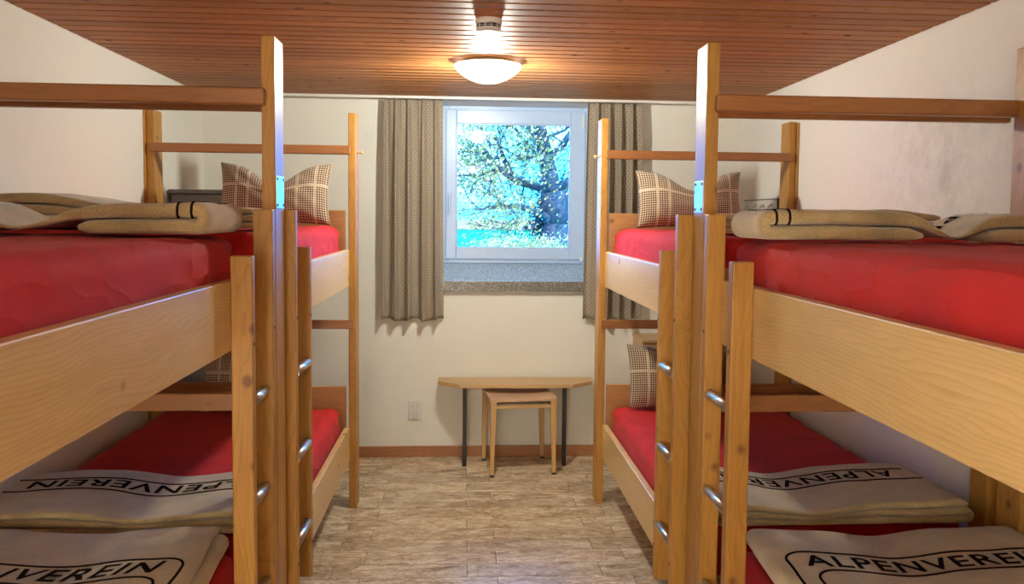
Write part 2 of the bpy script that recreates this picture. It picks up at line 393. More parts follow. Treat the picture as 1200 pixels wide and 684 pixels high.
# ------------------------------------------------------------------ ceiling lamp and smoke detector
LX, LY = .112, 4.27
LAMPBASE = plain('lamp_brass', (.55, .38, .18), .35, .6)
def make_lamp(x, y, power, label):
    lamp = tag(empty('ceiling_lamp', (x, y, H)), label, 'lamp')
    bm = bmesh.new(); lathe(bm, [(0, -.001), (.115, -.001), (.118, -.02), (.1, -.026), (0, -.026)], (0, 0, 0), 48); mk('lamp_base', bm, LAMPBASE, lamp, True)
    bm = bmesh.new(); lathe(bm, [(.166, -.022), (.166, -.027), (.155, -.045), (.13, -.068), (.10, -.087), (.06, -.103), (.03, -.109), (0, -.111)], (0, 0, 0), 56); mk('glass_bowl', bm, OPAL, lamp, True)
    bm = bmesh.new(); lathe(bm, [(0, -.028), (.138, -.028), (.142, -.031), (0, -.033)], (0, 0, 0), 48); mk('glow_shield', bm, WHITE, lamp)  # unseen disc added to keep bulb glow off the ceiling
    for a in (-.5, .5, 2.6):
        bm = bmesh.new(); bx(bm, .135*S(a)-.008, .135*S(a)+.008, -.135*K(a)-.012, -.135*K(a)+.012, -.03, -.012, .002); mk('bowl_clip', bm, STEEL, lamp)
    ld = bpy.data.lights.new('bulb', 'POINT'); ld.energy = power; ld.color = LAMP_COLOR; ld.shadow_soft_size = .045
    lo = bpy.data.objects.new('bulb', ld); COL.objects.link(lo); lo.parent = lamp; lo.location = (0, 0, -.075)
make_lamp(LX, LY, LAMP_POWER, 'round white glass bowl lamp glowing on the timber ceiling before the window')
make_lamp(.112, -.8, REAR_FILL_POWER, 'added second round glass bowl lamp on the ceiling, an unseen fill light behind the view')  # made-up lamp out of view, added to light the near side

det = tag(empty('smoke_detector', (.09, 3.38, H)), 'small round white smoke detector with dark vent slots on the ceiling', 'smoke detector')
bm = bmesh.new(); lathe(bm, [(0, -.001), (.051, -.001), (.052, -.004), (.052, -.022), (.047, -.023), (.047, -.036), (0, -.036)], (0, 0, 0), 40); mk('detector_body', bm, WHITE, det)
bm = bmesh.new(); lathe(bm, [(.0475, -.0235), (.0475, -.0355)], (0, 0, 0), 40); mk('vent_slots', bm, SCREW, det)
bm = bmesh.new()
for i in range(12):
    a = i*math.pi/6+.2; tube(bm, (.0485*K(a), .0485*S(a), -.021), (.0485*K(a), .0485*S(a), -.037), .0025, n=6)
lathe(bm, [(.0475, -.0292), (.0492, -.0292), (.0492, -.0302), (.0475, -.0302)], (0, 0, 0), 40)
mk('vent_rib', bm, WHITE, det)
bm = bmesh.new(); lathe(bm, [(.049, -.036), (.051, -.039), (.044, -.045), (.02, -.047), (0, -.047)], (0, 0, 0), 40); mk('detector_cap', bm, WHITE, det, True)

# ------------------------------------------------------------------ bunk beds
RT, RB = 1.418, 1.222; LT, LB = .45, .262
def stile(bunk, x0, x1, y0, y1, z0, z1, name='ladder_stile', bolt=None, sg=1):
    o = boxo(name, POST, (min(x0, x1), max(x0, x1), y0, y1, z0, z1), bunk, .004, 2)
    if bolt:
        for z in bolt:
            bm = bmesh.new(); tube(bm, (x0+sg*.004, (y0+y1)/2, z), (x0-sg*.0015, (y0+y1)/2, z), .0055, n=12); mk('bolt', bm, SCREW, o)
    return o
def rungs(bunk, x, y0, y1):
    for z in (1.07, .775, .48):
        bm = bmesh.new(); tube(bm, (x, y0, z), (x, y1, z), .0155, n=24)
        o = mk('ladder_rung', bm, STEEL, bunk, False)
        for pl in o.data.polygons: pl.use_smooth = len(pl.vertices) == 4
# per side: inner (corridor) X, post X and the Y positions read off the photograph
SIDE = {
 'L': dict(sg=-1, c=-.581, wp=-1.63, wpn=-1.63, a=(-.583, -.643, 2.392, 2.425), b=(-.573, -.631, 2.60, 2.638), cY=(2.680, 2.808),
           d=(-.553, -.612, 2.848, 2.880), e=(-.553, -.612, 3.105, 3.14), fY=(4.637, 4.765), rn=-.643, rf=-.617, yn=.72),
 'R': dict(sg=1, c=.747, wp=1.80, wpn=1.735, a=(.722, .781, 2.247, 2.287), b=(.730, .786, 2.521, 2.56), cY=(2.627, 2.747),
           d=(.709, .765, 2.80, 2.835), e=(.707, .763, 3.025, 3.06), fY=(4.667, 4.795), rn=.781, rf=.778, yn=.62),
}
def slab_mattress(name, x0, x1, y0, y1, z0, z1, label, seed, wr=.006):
    nx, ny = 46, 70; r = .055; R = .07
    bm = bmesh.new()
    # rounded box: project a subdivided box
    t = bmesh.new(); bmesh.ops.create_cube(t, size=1)
    bmesh.ops.subdivide_edges(t, edges=t.edges[:], cuts=39, use_grid_fill=True)
    lx, ly, lz = x1-x0, y1-y0, z1-z0
    c = Vector(((x0+x1)/2, (y0+y1)/2, (z0+z1)/2)); rr = min(.06, lz*.45)
    for v in t.verts:
        # redistribute toward edges
        q = Vector((v.co.x*lx, v.co.y*ly, v.co.z*lz))
        h = Vector((lx/2-rr, ly/2-rr, lz/2-rr))
        k = Vector([max(-h[i], min(h[i], q[i])) for i in range(3)]); d = q-k
        if d.length > 1e-6: q = k+d.normalized()*rr
        w = c+q
        n1 = noise.noise(Vector((w.x*5+seed, w.y*3, w.z*4)))*.006
        side = abs(q.x) > lx/2-rr*1.2
        if side:
            en = min(1, .25+1.1*max(0, 1-(y1-w.y)/.6)); n1 += wr*1.9*en*noise.noise(Vector((seed*3, w.y*15+w.z*26, w.z*5)))+wr*.5*noise.noise(Vector((w.x, w.y*30-w.z*12, w.z*9)))
        else: n1 += wr*.6*noise.noise(Vector((w.x*6+w.y*7, w.y*4-w.x*5, seed)))
        dn = d.normalized() if d.length > 1e-6 else Vector((0, 0, 1))
        v.co = w+dn*(n1-.006)
        v.co = Vector((min(max(v.co.x, x0), x1), min(max(v.co.y, y0), y1), min(max(v.co.z, z0), z1)))
    for fc in t.faces: fc.smooth = True
    o = mk(name, t, SHEET, None, True)
    local(o, (c.x, c.y, z0)); tag(o, label, 'mattress', 'mattresses in crimson fitted sheets')
    return o

MAT_Z = 1.545; MAT_ZL = .575
for sk, p in SIDE.items():
    sg = p['sg']; side = 'left' if sg < 0 else 'right'
    near = tag(empty('bunk_bed', ((p['c']+p['wp'])/2, 1.7, 0)), 'near %s-hand wooden bunk bed with tall post and grab rail beside the viewer' % side, 'bunk bed', 'wooden bunk beds')
    far = tag(empty('bunk_bed', ((p['c']+p['wp'])/2, 3.7, 0)), 'far %s-hand wooden bunk bed standing nearer the window wall' % side, 'bunk bed', 'wooden bunk beds')
    objs0 = set(bpy.data.objects)
    def X(a, b): return (min(a, b), max(a, b))
    def B(bunk, name, mat, xx, yy, zz, bev=.004):
        return boxo(name, mat, (*X(*xx), yy[0], yy[1], zz[0], zz[1]), bunk, bev)
    c0, c1 = p['c'], p['c']+sg*.040
    # --- near bunk: tall corner post with joining plate
    cp = B(near, 'corner_post', POST, (c0, c1), p['cY'], (0, 2.147))
    cm = sum(p['cY'])/2
    pl = B(near, 'joining_plate', STEEL, (c0-sg*.0025, c0+sg*.001), (p['cY'][0]+.012, p['cY'][1]-.012), (1.622, 1.722), .0006)
    for yy in (p['cY'][0]+.024, p['cY'][1]-.024):
        for zz in (1.632, 1.712):
            bm = bmesh.new(); tube(bm, (c0-sg*.001, yy, zz), (c0-sg*.0045, yy, zz), .0045, n=12); mk('screw', bm, SCREW, pl)
    stile(near, p['a'][0], p['a'][1], p['a'][2], p['a'][3], .27, 1.487, bolt=(1.24, .40), sg=sg)
    stile(near, p['b'][0], p['b'][1], p['b'][2], p['b'][3], .0, 1.617, bolt=(1.26, .42), sg=sg)
    xr = (p['a'][0]+p['b'][0])/2+sg*.022
    rungs(near, xr, p['a'][3]-.004, p['b'][2]+.002)
    yn, cy0, cy1 = p['yn'], p['cY'][0], p['cY'][1]
    B(near, 'side_rail', RAIL, (p['rn'], p['rn']+sg*.03), (yn, cy0), (RB, RT))
    B(near, 'side_rail', RAIL, (p['rn'], p['rn']+sg*.03), (yn, cy0), (LB, LT))
    w0 = p['wpn']
    B(near, 'wall_post', POST, (w0, w0+sg*.042), (cy0-.13, cy0-.01), (0, 2.147))
    B(near, 'wall_post', POST, (w0, w0+sg*.042), (yn, yn+.11), (0, 2.147))
    B(near, 'corner_post', POST, (c0, c1), (yn-.12, yn), (0, 2.147))
    B(near, 'wall_rail', RAIL, (w0-sg*.03, w0), (yn, cy0-.01), (RB, RT)); B(near, 'wall_rail', RAIL, (w0-sg*.03, w0), (yn, cy0-.01), (LB, LT))
    B(near, 'grab_rail', BARX, (c0+sg*.024, w0+sg*.04), (cy0-.036, cy0-.001), (1.932, 1.984), .006)
    B(near, 'end_brace', BARX, (c0+sg*.041, w0-sg*.0), (cy0-.034, cy0-.001), (.997, 1.052))
    B(near, 'grab_rail', BARX, (c0+sg*.012, w0+sg*.04), (yn-.002, yn+.033), (1.932, 1.984), .006)
    B(near, 'foot_board', PANX, (c0+sg*.041, w0-sg*.031), (cy0-.0, cy0+.022), (RB, RT+.03)); B(near, 'foot_board', PANX, (c0+sg*.041, w0-sg*.031), (cy0-.0, cy0+.022), (LB, LT))
    B(near, 'head_board', PANX, (p['rn']+sg*.031, w0-sg*.031), (yn, yn+.022), (RB, 1.63)); B(near, 'head_board', PANX, (p['rn']+sg*.031, w0-sg*.031), (yn, yn+.022), (LB, .675))
    B(near, 'bed_base', PANX, (p['rn']+sg*.031, w0-sg*.031), (yn+.023, cy0-.002), (1.27, 1.288), .002); B(near, 'bed_base', PANX, (p['rn']+sg*.031, w0-sg*.031), (yn+.023, cy0-.002), (.305, .323), .002)
    # --- far bunk
    w0 = p['wp']; f0, f1 = p['fY']
    stile(far, p['d'][0], p['d'][1], p['d'][2], p['d'][3], .0, 1.617, bolt=(1.26, .42), sg=sg)
    stile(far, p['e'][0], p['e'][1], p['e'][2], p['e'][3], .272, 1.487, bolt=(1.24, .40), sg=sg)
    rungs(far, (p['d'][0]+p['e'][0])/2+sg*.012, p['d'][3]-.002, p['e'][2]+.004)
    B(far, 'corner_post', POST, (c0, c1), (f0, f1), (0, 2.147))
    B(far, 'wall_post', POST, (w0, w0+sg*.040), (f0, f1), (0, 2.147))
    B(far, 'wall_batten', POST, (w0+sg*.041, w0+sg*.047), (f0-.02, f1), (0, 2.14), .002)
    B(far, 'wall_post', POST, (w0, w0+sg*.040), (cy1+.02, cy1+.12), (0, 1.617))
    xo = c0+sg*.027
    B(far, 'grab_rail', BARX, (xo, w0+sg*.015), (f0-.022, f0+.012), (1.925, 1.973), .006)
    B(far, 'grab_rail', BARX, (xo, w0+sg*.015), (cy1+.001, cy1+.034), (1.932, 1.984), .006)
    B(far, 'end_brace', BARX, (c0+sg*.012, w0-sg*.001), (f0-.022, f0-.001), (.992, 1.04))
    B(far, 'end_brace', BARX, (c0+sg*.041, w0-sg*.001), (cy1+.001, cy1+.034), (.997, 1.052))
    rf = p['rf']
    B(far, 'side_rail', RAIL, (rf, rf+sg*.03), (cy1+.003, f0-.001), (RB, RT)); B(far, 'side_rail', RAIL, (rf, rf+sg*.03), (cy1+.003, f0-.001), (LB, LT))
    B(far, 'wall_rail', RAIL, (w0-sg*.03, w0), (cy1+.003, f0-.001), (RB, RT)); B(far, 'wall_rail', RAIL, (w0-sg*.03, w0), (cy1+.003, f0-.001), (LB, LT))
    B(far, 'head_board', PANX, (rf+sg*.02, w0-sg*.001), (f0+.0, f0+.024), (RB, 1.63)); B(far, 'head_board', PANX, (rf+sg*.02, w0-sg*.001), (f0+.0, f0+.024), (LB, .675))
    B(far, 'bed_base', PANX, (rf+sg*.031, w0-sg*.031), (cy1+.04, f0-.002), (1.27, 1.288), .002); B(far, 'bed_base', PANX, (rf+sg*.031, w0-sg*.031), (cy1+.04, f0-.002), (.305, .323), .002)
    # coat peg on the far post
    bm = bmesh.new(); zz = 1.943; ym = (f0+f1)/2
    lathe(bm, [(0, 0), (.009, 0), (.0055, .006), (.005, .016), (.009, .021), (.0095, .027), (.005, .032), (0, .033)], (0, 0, 0), 16)
    bmesh.ops.rotate(bm, verts=bm.verts, cent=(0, 0, 0), matrix=Matrix.Rotation(-sg*math.pi/2, 3, 'Y'))
    bmesh.ops.translate(bm, verts=bm.verts, vec=(c0, ym, zz))
    mk('coat_peg', bm, BEECH, far, True)
    for o in set(bpy.data.objects)-objs0:
        if o.parent in (near, far): o.matrix_parent_inverse = Matrix.Translation(-Vector(o.parent.location))
    # --- mattresses
    m0, m1 = p['rn']+sg*.034, p['wpn']-sg*.034
    q0, q1 = rf+sg*.033, w0-sg*.033
    slab_mattress('mattress', *X(m0, m1), yn+.03, cy0-.04, 1.291, MAT_Z, 'crimson-sheeted mattress on the top berth of the near %s bunk' % side, 3+sg)
    slab_mattress('mattress', *X(q0, q1), cy1+.05, f0-.03, 1.29, MAT_Z+.005, 'pink-red sheeted mattress on the top berth of the far %s bunk' % side, 7+sg)
    slab_mattress('mattress', *X(m0, m1), yn+.03, cy0-.04, .325, MAT_ZL, 'crimson-sheeted mattress on the bottom berth of the near %s bunk' % side, 11+sg)
    slab_mattress('mattress', *X(q0, q1), cy1+.05, f0-.03, .325, MAT_ZL, 'crimson-sheeted mattress on the bottom berth of the far %s bunk' % side, 15+sg)

# ------------------------------------------------------------------ folded blankets
def smooth_path(pts, n=8):
    out = []
    for i in range(len(pts)-1):
        p0 = pts[max(i-1, 0)]; p1 = pts[i]; p2 = pts[i+1]; p3 = pts[min(i+2, len(pts)-1)]
        for k in range(n):
            s = k/n
            out.append(tuple(.5*((2*p1[j])+(-p0[j]+p2[j])*s+(2*p0[j]-5*p1[j]+4*p2[j]-p3[j])*s*s+(-p0[j]+3*p1[j]-3*p2[j]+p3[j])*s**3) for j in range(2)))
    out.append(pts[-1]); return out
def arc(xc, zc, r, a0, a1, n=10):
    return [(xc+r*K(a0+(a1-a0)*i/n), zc+r*S(a0+(a1-a0)*i/n)) for i in range(n+1)]
def serp(x0, x1, z0, t, layers, gaps, flap=None):
    """centre line (x,z) of a cloth folded back and forth; the top layer runs the whole width.
       flap: (xa, xb) - both ends tucked under, ending at xa and xb."""
    r = t*.5+gaps; P = []
    if flap:
        xa, xb = flap
        zl, zu = z0+t/2, z0+t/2+2*r
        k = 14
        P += [(xa+(x0+r-xa)*i/k, zl) for i in range(k)]
        P += [(x, z) for x, z in arc(x0+r, zl+r, r, -math.pi/2, -math.pi*1.5, 12)]
        P += [(x0+r+(x1-r-x0-r)*i/60, zu) for i in range(1, 60)]
        P += [(x, z) for x, z in arc(x1-r, zl+r, r, math.pi/2, -math.pi/2, 12)]
        P += [(x1-r+(xb-x1+r)*i/k, zl) for i in range(1, k+1)]
        return P, zu+t/2
    z = z0+t/2; sgn = 1
    for l in range(layers):
        last = l == layers-1
        a, b = (x0+r, x1-r) if sgn > 0 else (x1-r, x0+r)
        n = 40
        P += [(a+(b-a)*i/n, z) for i in range(n+(0 if not last else 1))]
        if not last:
            if sgn > 0: P += arc(b, z+r, r, -math.pi/2, math.pi/2, 12)
            else: P += arc(b, z+r, r, -math.pi/2, -math.pi*1.5, 12)
        z += 2*r; sgn = -sgn
    return P, z-2*r+t/2
class Blanket:
    def __init__(s, label, x0, x1, y0, y1, z0, t, wave, skew=None, layers=2, gaps=.001, flap=None, group='folded wool blankets'):
        s.wave = wave; s.z0 = z0; s.t = t; s.skew = skew or (lambda x, y: 0.)
        P, top = serp(x0, x1, z0, t, layers, gaps, flap); s.top = top; s.x0, s.x1, s.y0, s.y1 = x0, x1, y0, y1
        n = len(P); ny = 26
        bm = bmesh.new(); rows = []
        e = t*.5
        ys = [(0, .42), (e*.3, .78), (e, .97)]+[(e+((y1-y0)-2*e)*i/ny, 1.) for i in range(1, ny)]+[(y1-y0-e, .97), (y1-y0-e*.3, .78), (y1-y0, .42)]
        for yo, sc_ in ys:
            ring = []
            Y = y0+yo
            outer, inner = [], []
            for i, (x, z) in enumerate(P):
                a = P[max(i-1, 0)]; b = P[min(i+1, n-1)]; d = Vector((b[0]-a[0], b[1]-a[1])).normalized()
                nn = Vector((-d.y, d.x)); h = t/2*sc_
                if i in (0, n-1): h *= .55
                outer.append((x+nn.x*h, z+nn.y*h)); inner.append((x-nn.x*h, z-nn.y*h))
            for x, z in outer+inner[::-1]: ring.append(bm.verts.new(s.warp(x, Y, z)))
            rows.append(ring)
        m = len(rows[0])
        for A, Bq in zip(rows, rows[1:]):
            for i in range(m):
                j = (i+1) % m; bm.faces.new((A[i], A[j], Bq[j], Bq[i]))
        for R in (rows[0], rows[-1]):
            for i in range(n-1): bm.faces.new((R[i], R[i+1], R[m-2-i], R[m-1-i]))
        for fc in bm.faces: fc.smooth = True
        s.o = mk('folded_blanket', bm, WOOL, None, True)
        s.base = ((x0+x1)/2, (y0+y1)/2, z0); local(s.o, s.base); tag(s.o, label, 'blanket', group)
    def warp(s, x, y, z):
        f_ = max(0, (z-s.z0)/(s.top-s.z0)); h = s.wave(x, y)
        n1 = .004*noise.noise(Vector((x*9, y*9, z*20)))*f_
        return Vector((x+s.skew(x, y)+.006*noise.noise(Vector((y*6, z*9, x))), y+.010*noise.noise(Vector((x*5, z*14, 3))), max(s.z0+.001, z+h*f_+n1)))
    def surf(s, x, y, lift=.0022):
        """x,y -> point on the top of the blanket; wraps over the front edge for y < y0"""
        e = s.t/2
        if y >= s.y0+e:
            p = s.warp(x, y, s.top); p.z += lift; return p
        th = min(PI, (s.y0+e-y)/e)
        p = s.warp(x, s.y0+e, s.top); q = s.warp(x, s.y0+e, s.top-e+e*K(th))
        return Vector((q.x, q.y-(e*.97+lift+.002)*S(th), q.z+lift*K(th)))
    def line(s, pts, w=.007, name='woven_line', step=.015):
        bm = bmesh.new(); prev = None; pts = [Vector(q) for q in pts]
        dense = []
        for a, b in zip(pts, pts[1:]):
            k = max(2, int((b-a).length/step)); dense += [a+(b-a)*i/k for i in range(k)]
        dense.append(pts[-1]); ring = None
        for i, q in enumerate(dense):
            a = dense[max(i-1, 0)]; b = dense[min(i+1, len(dense)-1)]; d = (b-a).normalized(); nn = Vector((-d.y, d.x))*w/2
            l, r_ = q+nn, q-nn
            vs = [bm.verts.new(s.surf(l.x, l.y, -.003)), bm.verts.new(s.surf(l.x, l.y)), bm.verts.new(s.surf(r_.x, r_.y)), bm.verts.new(s.surf(r_.x, r_.y, -.003))]
            if ring:
                for k in range(3): bm.faces.new((ring[k], ring[k+1], vs[k+1], vs[k]))
            ring = vs
        o = mk(name, bm, INK, s.o); o.matrix_parent_inverse = Matrix.Translation(-Vector(s.base)); return o
    def text(s, body, xa, xb, yc, size, rot=False, shear=0.0):
        cu = bpy.data.curves.new('txt', 'FONT'); cu.body = body; cu.size = 1; cu.offset = .02; cu.align_x = 'LEFT'; cu.space_character = 1.12
        ob = bpy.data.objects.new('txt', cu); COL.objects.link(ob)
        dg = bpy.context.evaluated_depsgraph_get(); dg.update()
        me = bpy.data.meshes.new_from_object(ob.evaluated_get(dg)); bpy.data.objects.remove(ob); bpy.data.curves.remove(cu)
        bm = bmesh.new(); bm.from_mesh(me); bpy.data.meshes.remove(me)
        bmesh.ops.triangulate(bm, faces=bm.faces[:])
        xs = [v.co.x for v in bm.verts]; ys = [v.co.y for v in bm.verts]; mx, Mx, my, My = min(xs), max(xs), min(ys), max(ys)
        for v in bm.verts:
            u = (v.co.x-mx)/(Mx-mx); w = (v.co.y-my)/(My-my)-.5
            v.co = (u*(xb-xa)+w*shear*size, w*size, 0)
        for _ in range(3):
            ed = [e for e in bm.edges if e.calc_length() > .012]
            if ed: bmesh.ops.subdivide_edges(bm, edges=ed, cuts=1); bmesh.ops.triangulate(bm, faces=bm.faces[:])
        for v in bm.verts:
            x, y = v.co.x, v.co.y
            if rot: x, y = xb-x, yc-y
            else: x, y = xa+x, yc+y
            v.co = s.surf(x, y, .0026)
        o = mk('lettering', bm, INK, s.o); o['label'] = 'dark woven letters reading ALPENVEREIN' + (' upside down' if rot else '')
        o.matrix_parent_inverse = Matrix.Translation(-Vector(s.base)); return o
def rr_corner(xc, yc, r, a0, a1, n=8): return [(xc+r*K(a0+(a1-a0)*i/n), yc+r*S(a0+(a1-a0)*i/n)) for i in range(n+1)]
WORD = 'ALPENVEREIN'
# bottom berths, foot of the far bunks (lettering upside down to the viewer)
b = Blanket('grey-tan folded blanket lettered upside down, on the lower far left berth', -1.56, -.665, 2.72, 3.19, MAT_ZL+.006, .024, lambda x, y: -.026*G(x, -1.05, .16)+.006*S(x*9), layers=3, gaps=.0015)
b.text(WORD, -1.50, -.69, 3.015, .075, rot=True)
b.line([(-1.56, 3.075), (-.68, 3.075)]); b.line([(-1.56, 2.955), (-.68, 2.955)])
b = Blanket('grey-tan folded blanket lettered upside down, on the lower far right berth', .835, 1.72, 2.72, 3.17, MAT_ZL+.006, .024, lambda x, y: -.028*G(x, 1.16, .15)+.004*S(x*9), layers=3, gaps=.0015)
b.text(WORD, .86, 1.60, 3.02, .075, rot=True)
b.line([(.86, 3.08), (1.66, 3.08)]); b.line([(.86, 2.96), (1.68, 2.96)])
# bottom berths of the near bunks
b = Blanket('folded tan blanket lettered the right way up, on the lower near left berth', -1.56, -.69, 2.10, 2.60, MAT_ZL+.006, .024, lambda x, y: -.022*G(x, -1.08, .17), layers=3, gaps=.0015, skew=lambda x, y: (-.03*(y-2.1)/.5))
b.text(WORD, -1.52, -.80, 2.285, .075, shear=.35)
b.line([(-1.56, 2.345), (-.80, 2.345)]+rr_corner(-.80, 2.285, .06, PI/2, 0)+[(-.74, 2.12)])
b.line([(-1.56, 2.225), (-.84, 2.225)]+rr_corner(-.84, 2.165, .06, PI/2, 0)+[(-.78, 2.12)])
b = Blanket('folded grey-tan blanket lettered the right way up, on the lower near right berth', .845, 1.69, 2.06, 2.50, MAT_ZL+.006, .024, lambda x, y: -.024*G(x, 1.22, .15), layers=3, gaps=.0015, skew=lambda x, y: (.03*(y-2.06)/.45))
b.text(WORD, .93, 1.66, 2.245, .075)
b.line([(.885, 2.09), (.885, 2.25)]+rr_corner(.945, 2.25, .06, PI, PI/2)+[(1.68, 2.31)])
b.line([(.94, 2.09), (.94, 2.13)]+rr_corner(1.0, 2.13, .06, PI, PI/2)+[(1.68, 2.19)])
# top berths of the near bunks, ends folded under
def wrapline(b, x): b.line([(x, b.y0+.018-.052), (x, b.y0+.02), (x, b.y1-.02)], .006, step=.003)
b = Blanket('thick camel blanket, end folded under, atop the near left top berth', -1.50, -.672, 2.25, 2.60, MAT_Z+.002, .036, lambda x, y: .006-.060*G(x, -1.14, .11)+.004*S(x*8), flap=(-1.28, -.985), gaps=.0015)
b1 = b
for x in (-.700, -.735): wrapline(b, x)
b = Blanket('thick camel blanket with both ends folded under, atop the near right top berth', .806, 1.61, 2.24, 2.50, MAT_Z+.002, .036, lambda x, y: .004-.060*G(x, 1.34, .075)+.004*S(x*8), flap=(1.245, 1.435), gaps=.0015)
for x in (.836, .872): wrapline(b, x)
b.text(WORD, 1.0, 1.55, 2.42, .05, rot=True)
# top berths of the far bunks
b = Blanket('pale folded blanket at the foot of the far left top berth', -1.56, -.70, 2.93, 3.36, MAT_Z+.008, .022, lambda x, y: .045*G(x, -1.45, .22)-.006*G(x, -1.05, .1), layers=3, gaps=.001)
b = Blanket('pale folded blanket at the foot of the far right top berth', .90, 1.70, 2.93, 3.34, MAT_Z+.008, .021, lambda x, y: .022*G(x, 1.5, .15), layers=3, gaps=.001)

# ------------------------------------------------------------------ pillows
def pillow(label, xc, yb, z0, w, h, lean, chop, yawz=0, thick=.15, seed=0, flat=False):
    n, m = 44, 34; bm = bmesh.new(); uv = bm.loops.layers.uv.new('UVMap')
    def pt(i, j, sd):
        u = i/n*2-1; v = j/m*2-1
        pinch = 1-.07*(1-v*v)**.5*0
        ex = (1-abs(u)**2.6); ez = (1-abs(v)**2.6)
        th = thick/2*(max(0, ex)**.5)*(max(0, ez)**.5)
        x = u*w/2*(1-.07*(1-u*u)*0-.06*(1-abs(v)**2)*abs(u)**3); z = v*h/2*(1-.08*(1-abs(u)**2)*abs(v)**3)
        z = z+h/2
        if v > -1:   # dented top edge with raised corners
            k = max(0, v*.5+.5)
            z -= chop*G(u, .0+.02*seed, .42)*k**2
            th += chop*.25*G(u, 0, .5)*k*(1-k)
        th += .006*noise.noise(Vector((u*3+seed, v*3, sd)))*(ex*ez)
        # creases running from the corners
        th += .005*S((u+v*.8)*16+seed)*max(0, ex)*max(0, ez)*abs(u)
        return Vector((x, sd*th, z))
    grid = {}
    for sd in (-1, 1):
        for i in range(n+1):
            for j in range(m+1):
                edge = i in (0, n) or j in (0, m)
                if edge and sd == 1: grid[(sd, i, j)] = grid[(-1, i, j)]; continue
                grid[(sd, i, j)] = bm.verts.new(pt(i, j, sd))
    for sd in (-1, 1):
        for i in range(n):
            for j in range(m):
                q = [(i, j), (i+1, j), (i+1, j+1), (i, j+1)]
                fc = bm.faces.new([grid[(sd, *k)] for k in (q if sd < 0 else q[::-1])]); fc.smooth = True
                ks = q if sd < 0 else q[::-1]
                for lp, k in zip(fc.loops, ks): lp[uv].uv = (k[0]/n*w, k[1]/m*h)
    bmesh.ops.rotate(bm, verts=bm.verts, cent=(0, 0, 0), matrix=Matrix.Rotation(lean, 3, 'X'))
    for v in bm.verts: v.co.z = max(v.co.z, 0)
    me = bpy.data.meshes.new('pillow'); bmesh.ops.recalc_face_normals(bm, faces=bm.faces[:]); bm.to_mesh(me); bm.free(); me.materials.append(PLAID)
    o = link('pillow', me); o.location = (xc, yb, z0); o.rotation_euler = (0, 0, yawz); tag(o, label, 'pillow', 'checked pillows')
    return o
rx = -math.radians(14)
pillow('brown checked pillow with dented top on the far left top berth', -.975, 4.46, MAT_Z+.006, .57, .33, rx, .12, 0, .17, 1)
pillow('brown checked pillow with dented top on the far right top berth', 1.205, 4.49, MAT_Z+.006, .58, .32, rx, .11, 0, .17, 2)
pillow('checked pillow on the far left lower berth seen under the upper rail', -1.10, 4.47, MAT_ZL+.003, .52, .33, rx, .03, 0, .16, 3)
pillow('checked pillow standing on the far right lower berth, edge catching window light', 1.16, 4.50, MAT_ZL+.003, .54, .35, rx, .05, 0, .16, 4)

# ------------------------------------------------------------------ curtains
def curtain(label, x0, x1, z0, z1, seed):
    cols, rows = 150, 46; bm = bmesh.new(); uv = bm.loops.layers.uv.new('UVMap'); g = []
    random.seed(seed); ph = [random.uniform(0, 6.28) for _ in range(6)]
    for j in range(rows+1):
        h = j/rows; row = []          # h=0 bottom, 1 top
        for i in range(cols+1):
            u = i/cols
            deep = S(u*2*PI*4.6+ph[0]+.5*S(u*5+ph[1])+.25*S(h*2.4+ph[2]))
            fine = S(u*2*PI*15+ph[3]+h*1.5)
            y = 5.578-.034*(abs(deep)**.6*(1 if deep > 0 else -1))*(1-.55*h**6)-.006*fine*(.35+.65*h**3)-.004*S(u*30+h*4)
            x = x0+(x1-x0)*u+.010*S(u*2*PI*4.6+ph[0]+1.3)+(.012*(u-.5)*2*(1-h))
            z = z0+(z1-z0)*h+(.010*S(u*2*PI*2.3+ph[4])*(1-h)**6)
            row.append(bm.verts.new((x, y, z)))
        g.append(row)
    for j in range(rows):
        for i in range(cols):
            fc = bm.faces.new((g[j][i], g[j][i+1], g[j+1][i+1], g[j+1][i])); fc.smooth = True
            for lp, (a, b_) in zip(fc.loops, ((i, j), (i+1, j), (i+1, j+1), (i, j+1))):
                lp[uv].uv = (a/cols*(x1-x0)*1.5, b_/rows*(z1-z0))
    o = mk('curtain', bm, CURT, None, True); local(o, ((x0+x1)/2, 5.57, z0))
    md = o.modifiers.new('thickness', 'SOLIDIFY'); md.thickness = .002
    tag(o, label, 'curtain', 'dotted curtains'); 
    return o
curtain('dotted beige curtain hanging to the left of the window', -.523, -.147, .925, 2.35, 4)
curtain('dotted beige curtain hanging to the right of the window', .808, 1.15, .93, 2.35, 9)

# ------------------------------------------------------------------ table, stool, socket
TZ = .536
tb = tag(empty('wall_table', (.34, 5.5, 0)), 'narrow light wood table with cut corners and black legs under the window', 'table')
bm = bmesh.new(); pts = [(-.165, 5.63), (-.165, 5.50), (-.022, 5.382), (.701, 5.378), (.838, 5.485), (.862, 5.63)]
a = [bm.verts.new((x, y, TZ-.024)) for x, y in pts]; c = [bm.verts.new((x, y, TZ)) for x, y in pts]
bm.faces.new(a[::-1]); bm.faces.new(c)
for i in range(6): bm.faces.new((a[i], a[(i+1) % 6], c[(i+1) % 6], c[i]))
bmesh.ops.bevel(bm, geom=bm.edges[:], offset=.002, segments=2, affect='EDGES')
o = mk('table_top', bm, BEECH, tb); o.matrix_parent_inverse = Matrix.Translation(-tb.location)
for x in (.010, .652):
    o = boxo('leg', BLACKM, (x-.013, x+.013, 5.40, 5.426, 0, TZ-.0245), tb, .003); o.matrix_parent_inverse = Matrix.Translation(-tb.location)
